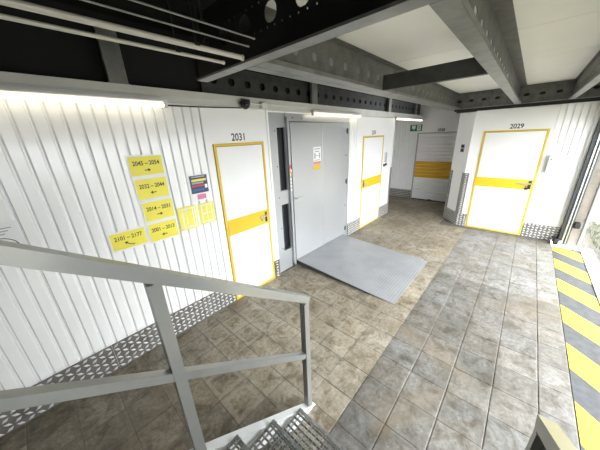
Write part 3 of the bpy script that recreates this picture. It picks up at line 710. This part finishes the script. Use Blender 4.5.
def plan_sign(x0, x1, z0, z1, lab, split):
    t = Thing('floor_plan', lab, 'notice', ((x0+x1)/2, SY, (z0+z1)/2), 'yellow unit plans on the ribbed wall')
    t.part('sheet', MB().box(x0, x1, SY-0.003, SY, z0, z1), 'sign_yellow')
    l = MB(); y0, y1 = SY-0.0038, SY-0.003
    for k in split: l.box(x0+(x1-x0)*k-0.006, x0+(x1-x0)*k+0.006, y0, y1, z0+0.012, z1-0.012)
    for a in (0.08, 0.88): l.box(x0+0.02, x1-0.02, y0, y1, z0+(z1-z0)*a, z0+(z1-z0)*a+0.012)
    if len(split) == 3: l.box(x0+(x1-x0)*split[0], x0+(x1-x0)*split[2], y0, y1, (z0+z1)/2-0.006, (z0+z1)/2+0.006)
    t.part('plan_lines', l, 'sign_white')
plan_sign(0.912, 1.112, 1.185, 1.440, 'yellow unit plan with one tall box, beside the 2001 – 2013 sign', (0.22, 0.42, 0.78, 0.9))
plan_sign(1.138, 1.322, 1.195, 1.436, 'yellow unit plan with crossed white lines, next to door 2031', (0.18, 0.5, 0.82))
t = Thing('poster', 'dark blue printed poster with colour bars beside door 2031', 'poster', (1.195, SY, 1.61))
t.part('sheet', MB().box(1.093, 1.297, SY-0.003, SY, 1.468, 1.752), 'sign_white')
t.part('blue_field', MB().box(1.097, 1.293, SY-0.0036, SY-0.003, 1.555, 1.745), 'print_navy')
for (a, b, c, d, m_) in ((1.12, 1.27, 1.722, 1.736, 'print_grey'), (1.115, 1.28, 1.682, 1.705, 'sign_yellow'), (1.115, 1.245, 1.655, 1.674, 'print_grey'), (1.112, 1.25, 1.625, 1.645, 'print_red'), (1.255, 1.285, 1.60, 1.64, 'sign_white'), (1.115, 1.245, 1.578, 1.60, 'print_blue'), (1.15, 1.25, 1.485, 1.54, 'print_pink')):
    t.part('print_bar', MB().box(a, b, SY-0.0042, SY-0.0036, c, d), m_)
t = Thing('wall_notice', 'white notice with black oval outline above the handrail at far left', 'notice', (-0.30, SY, 1.48))
t.part('sheet', MB().box(-0.47, -0.168, SY-0.003, SY, 1.32, 1.615), 'sign_white')
el = MB(); n = 28
for i in range(n):
    a, b = 2*math.pi*i/n, 2*math.pi*(i+1)/n
    el.add([(-0.30+0.105*math.cos(a)*k, SY-0.0035, 1.44+0.075*math.sin(a)*k) for k in (1.0, 0.94)] + [(-0.30+0.105*math.cos(b)*k, SY-0.0035, 1.44+0.075*math.sin(b)*k) for k in (0.94, 1.0)], [(0,1,2,3)])
t.part('oval', el, 'print_black')
ln = MB()
for z, a in ((1.575, 0.10), (1.555, 0.08), (1.535, 0.06)): ln.box(-0.30-a, -0.30+a, SY-0.0036, SY-0.003, z-0.003, z+0.003)
t.part('print_lines', ln, 'print_grey')
t.part('blue_mark', MB().add([(-0.205, SY-0.0036, 1.385), (-0.175, SY-0.0036, 1.385), (-0.190, SY-0.0036, 1.43)], [(0,1,2)]), 'print_blue')

# keypad right of the second door, sign on the chamfer, exit sign, box on the back wall
t = Thing('keypad', 'grey keypad with dark key switch right of the second yellow door', 'keypad', (6.0, 0, 1.5))
t.part('plate', MB().bevbox(5.94, 6.04, -0.025, -0.001, 1.42, 1.65, 0.004), 'steel_trim')
t.part('switch', MB().lathe([(0.03, -0.02), (0.035, 0.0)], (6.04, -0.006, 1.36), 12, 'y'), 'black'); t.part('switch', MB().lathe([(0.03, -0.02), (0.035, 0.0)], (5.93, -0.006, 1.35), 12, 'y'), 'black')
c = Vector((*P1, 0)).lerp(Vector((*P2, 0)), 0.56)
t = Thing('wall_sign', 'small black sign of two bars on the chamfered white corner', 'sign', (c.x, c.y, 1.69))
for z in (1.725, 1.635): t.part('bar', plate(MB(), c-dch*0.055+nch*0.006, dch, nch, 0.11, z, z+0.058, 0.004), 'black')
t.part('backing', plate(MB(), c-dch*0.06+nch*0.0019, dch, nch, 0.12, 1.63, 1.79, 0.0015), 'print_grey')
t = Thing('exit_sign', 'green and white emergency exit sign high on the alcove wall', 'sign', (XB-0.01, 0.10, 2.2))
t.part('box', MB().bevbox(XB-0.045, XB-0.006, -0.07, 0.27, 2.115, 2.30, 0.004), 'green_sign')
t.part('figure', MB().box(XB-0.047, XB-0.045, 0.11, 0.22, 2.19, 2.28).box(XB-0.047, XB-0.045, 0.14, 0.17, 2.15, 2.19), 'sign_white'); t.part('doorway', MB().box(XB-0.047, XB-0.045, -0.04, 0.065, 2.13, 2.285), 'sign_white')
t.part('arrow', MB().box(XB-0.0485, XB-0.047, 0.0, 0.025, 2.17, 2.26), 'green_sign')
t = Thing('wall_box', 'flat white metal box mounted on the ribbed wall right of door 2029', 'box', (XF-0.06, -3.05, 1.45))
bx = t.part('body', MB().bevbox(XF-0.085, XF-0.004, -3.205, -2.905, 1.298, 1.602, 0.005), 'lift_grey')
t.part('lid', MB().bevbox(XF-0.095, XF-0.085, -3.208, -2.902, 1.295, 1.605, 0.003), 'box_grey')
t.part('slot', MB().box(XF-0.0962, XF-0.095, -3.15, -2.97, 1.49, 1.496).box(XF-0.0962, XF-0.095, -3.15, -2.97, 1.53, 1.534), 'print_grey'); t.part('lock', MB().lathe([(0.010, -0.006), (0.012, 0.0)], (XF-0.096, -2.935, 1.53), 10, 'x'), 'track_dark')

# ---- right-hand jamb: sliding-door tracks, masonry
t = Thing('door_track', 'dark and silver vertical door tracks at the right end of the back wall', 'door track', (6.33, -3.40, 0))
t.part('dark_channel', MB().box(6.27, 6.40, -3.385, -3.345, 0.05, 2.49), 'track_dark')
t.part('silver_profile', MB().box(6.24, 6.29, -3.408, -3.390, 0.0, 2.49), 'steel_trim', label='silver edge profile')
t.part('dark_channel', MB().box(6.27, 6.40, -3.432, -3.411, 0.0, 2.49), 'track_dark')
t.part('silver_profile', MB().box(6.25, 6.30, -3.447, -3.434, 0.0, 2.49), 'steel_trim', label='silver edge profile'); t.part('dark_channel', MB().box(6.28, 6.40, -3.470, -3.449, 0.0, 2.49), 'track_dark')
t = Thing('door_stop', 'black rubber block with white bracket at the foot of the door tracks', 'door stop', (6.2, -3.36, 0))
t.part('rubber_block', MB().bevbox(6.19, 6.37, -3.343, -3.283, 0.001, 0.12, 0.008), 'black'); t.part('bracket', MB().bevbox(6.19, 6.26, -3.385, -3.350, 0.001, 0.085, 0.005), 'box_grey')
t = Thing('buffer', 'black rubber buffer fixed beside the door tracks at knee height', 'buffer', (6.2, -3.5, 0.4))
t.part('pad', MB().bevbox(6.19, 6.33, -3.545, -3.472, 0.36, 0.46, 0.010), 'black')
wj = struct('wall_right', MB().box(6.33, 6.9, -3.60, -3.472, 0, 2.49).box(6.42, 8.4, -3.62, -3.472, 0, 3.3), 'plaster', 'rough beige masonry jamb beside the door tracks', 'wall')
link('edge_post', MB().box(6.31, 6.40, -3.645, -3.602, 0, 2.49), 'sill_metal', wj)
struct('light_stop_wall', MB().box(-2.7, -0.5, -3.7, -3.44, 0, 3.3), 'plaster', 'unseen masonry wall added right of the staircase to limit light from the side opening', 'wall')  # unseen wall added to shape the light falloff beside the stairs

# ================================================================== STAIRCASE
t = Thing('staircase', 'grey steel staircase with open grating treads and tubular railing', 'staircase', (0.9, -2.27, 0))
YA, YBR = -1.70, -2.832
SL = 0.735
def zr(x, z_at, sl): return z_at + (0.96-x)*sl
for yy in (YA, YBR):
    inner = -1 if yy == YA else 1
    x_top = -1.9; ex = 0.0 if yy == YA else -0.04      # the right-hand rail ends a little sooner
    # stringer: channel with a broad top flange
    z0 = 0.085
    web = MB().prism([(x_top, zr(x_top, z0, SL)), (x_top, zr(x_top, z0, SL)-0.22), (0.80, zr(0.80, z0, SL)-0.20), (0.87, 0.0), (1.01, 0.0), (1.01, zr(1.01, z0, SL))][::-1], 'y', yy-0.004, yy+0.004)
    st_ = t.part('stringer', web, 'stringer_grey')
    t.part('stringer_flange', MB().bar((x_top, yy+inner*0.0, zr(x_top, z0, SL)), (1.015, yy, zr(1.015, z0, SL)), 0.052, 0.010), 'stringer_grey', st_)
    t.part('handrail', MB().bar((x_top, yy, zr(x_top, 1.094, 0.707)), (0.985+ex, yy, zr(0.985+ex, 1.094, 0.707)), 0.05, 0.046), 'rail_grey')
    t.part('mid_rail', MB().bar((x_top, yy, zr(x_top, 0.607, 0.722)), (0.935+ex, yy, zr(0.935+ex, 0.607, 0.722)), 0.036, 0.036), 'rail_grey')
    for px in (0.958+ex, 0.168, -0.62, -1.41):
        a = 0.022
        t.part('post', MB().prism([(px-a, yy-a), (px+a, yy-a), (px+a, yy+a), (px-a, yy+a)], 'z', zr(px, z0, SL)+0.003, zr(px, 1.094, 0.707)-0.03), 'rail_grey')
    if yy == YBR:
        lo = lambda x: zr(x, z0, SL)+0.06
        hi = lambda x: zr(x, 1.094, 0.707)-0.035
        t.part('infill_panel', MB().prism([(0.895, lo(0.895)), (0.895, hi(0.895)), (-0.05, hi(-0.05)), (-0.05, lo(-0.05))], 'y', yy-0.006, yy+0.0), 'black', label='black infill panel of the right-hand railing')
RISE, RUN = 0.18, 0.244
for k in range(11):
    xn, z = 0.835-RUN*k, 0.225+RISE*k
    y0, y1 = YBR+0.03, YA-0.03; dp = 0.262
    fr = MB().box(xn-dp, xn-dp+0.005, y0, y1, z-0.032, z).box(xn-dp, xn, y0, y0+0.005, z-0.032, z).box(xn-dp, xn, y1-0.005, y1, z-0.032, z)
    tr = t.part('tread', fr, 'grate_steel')
    ns = MB().box(xn-0.005, xn, y0, y1, z-0.04, z+0.002).box(xn-0.024, xn, y0, y1, z-0.002, z+0.003)
    if k < 4:
        q = y0+0.01
        while q < y1-0.01: ns.box(xn-0.022, xn-0.001, q, q+0.008, z+0.003, z+0.0065); q += 0.018
    t.part('nosing', ns, 'grate_steel', tr)
    gb = MB()
    q = xn-dp+0.030
    while q < xn-0.03: gb.box(q-0.0025, q+0.0025, y0+0.005, y1-0.005, z-0.026, z-0.001); q += 0.0335
    q = y0+0.034
    while q < y1-0.01: gb.box(xn-dp+0.005, xn-0.02, q-0.0015, q+0.0015, z-0.020, z); q += 0.0335
    t.part('grating', gb, 'grate_steel', tr, kind='stuff')
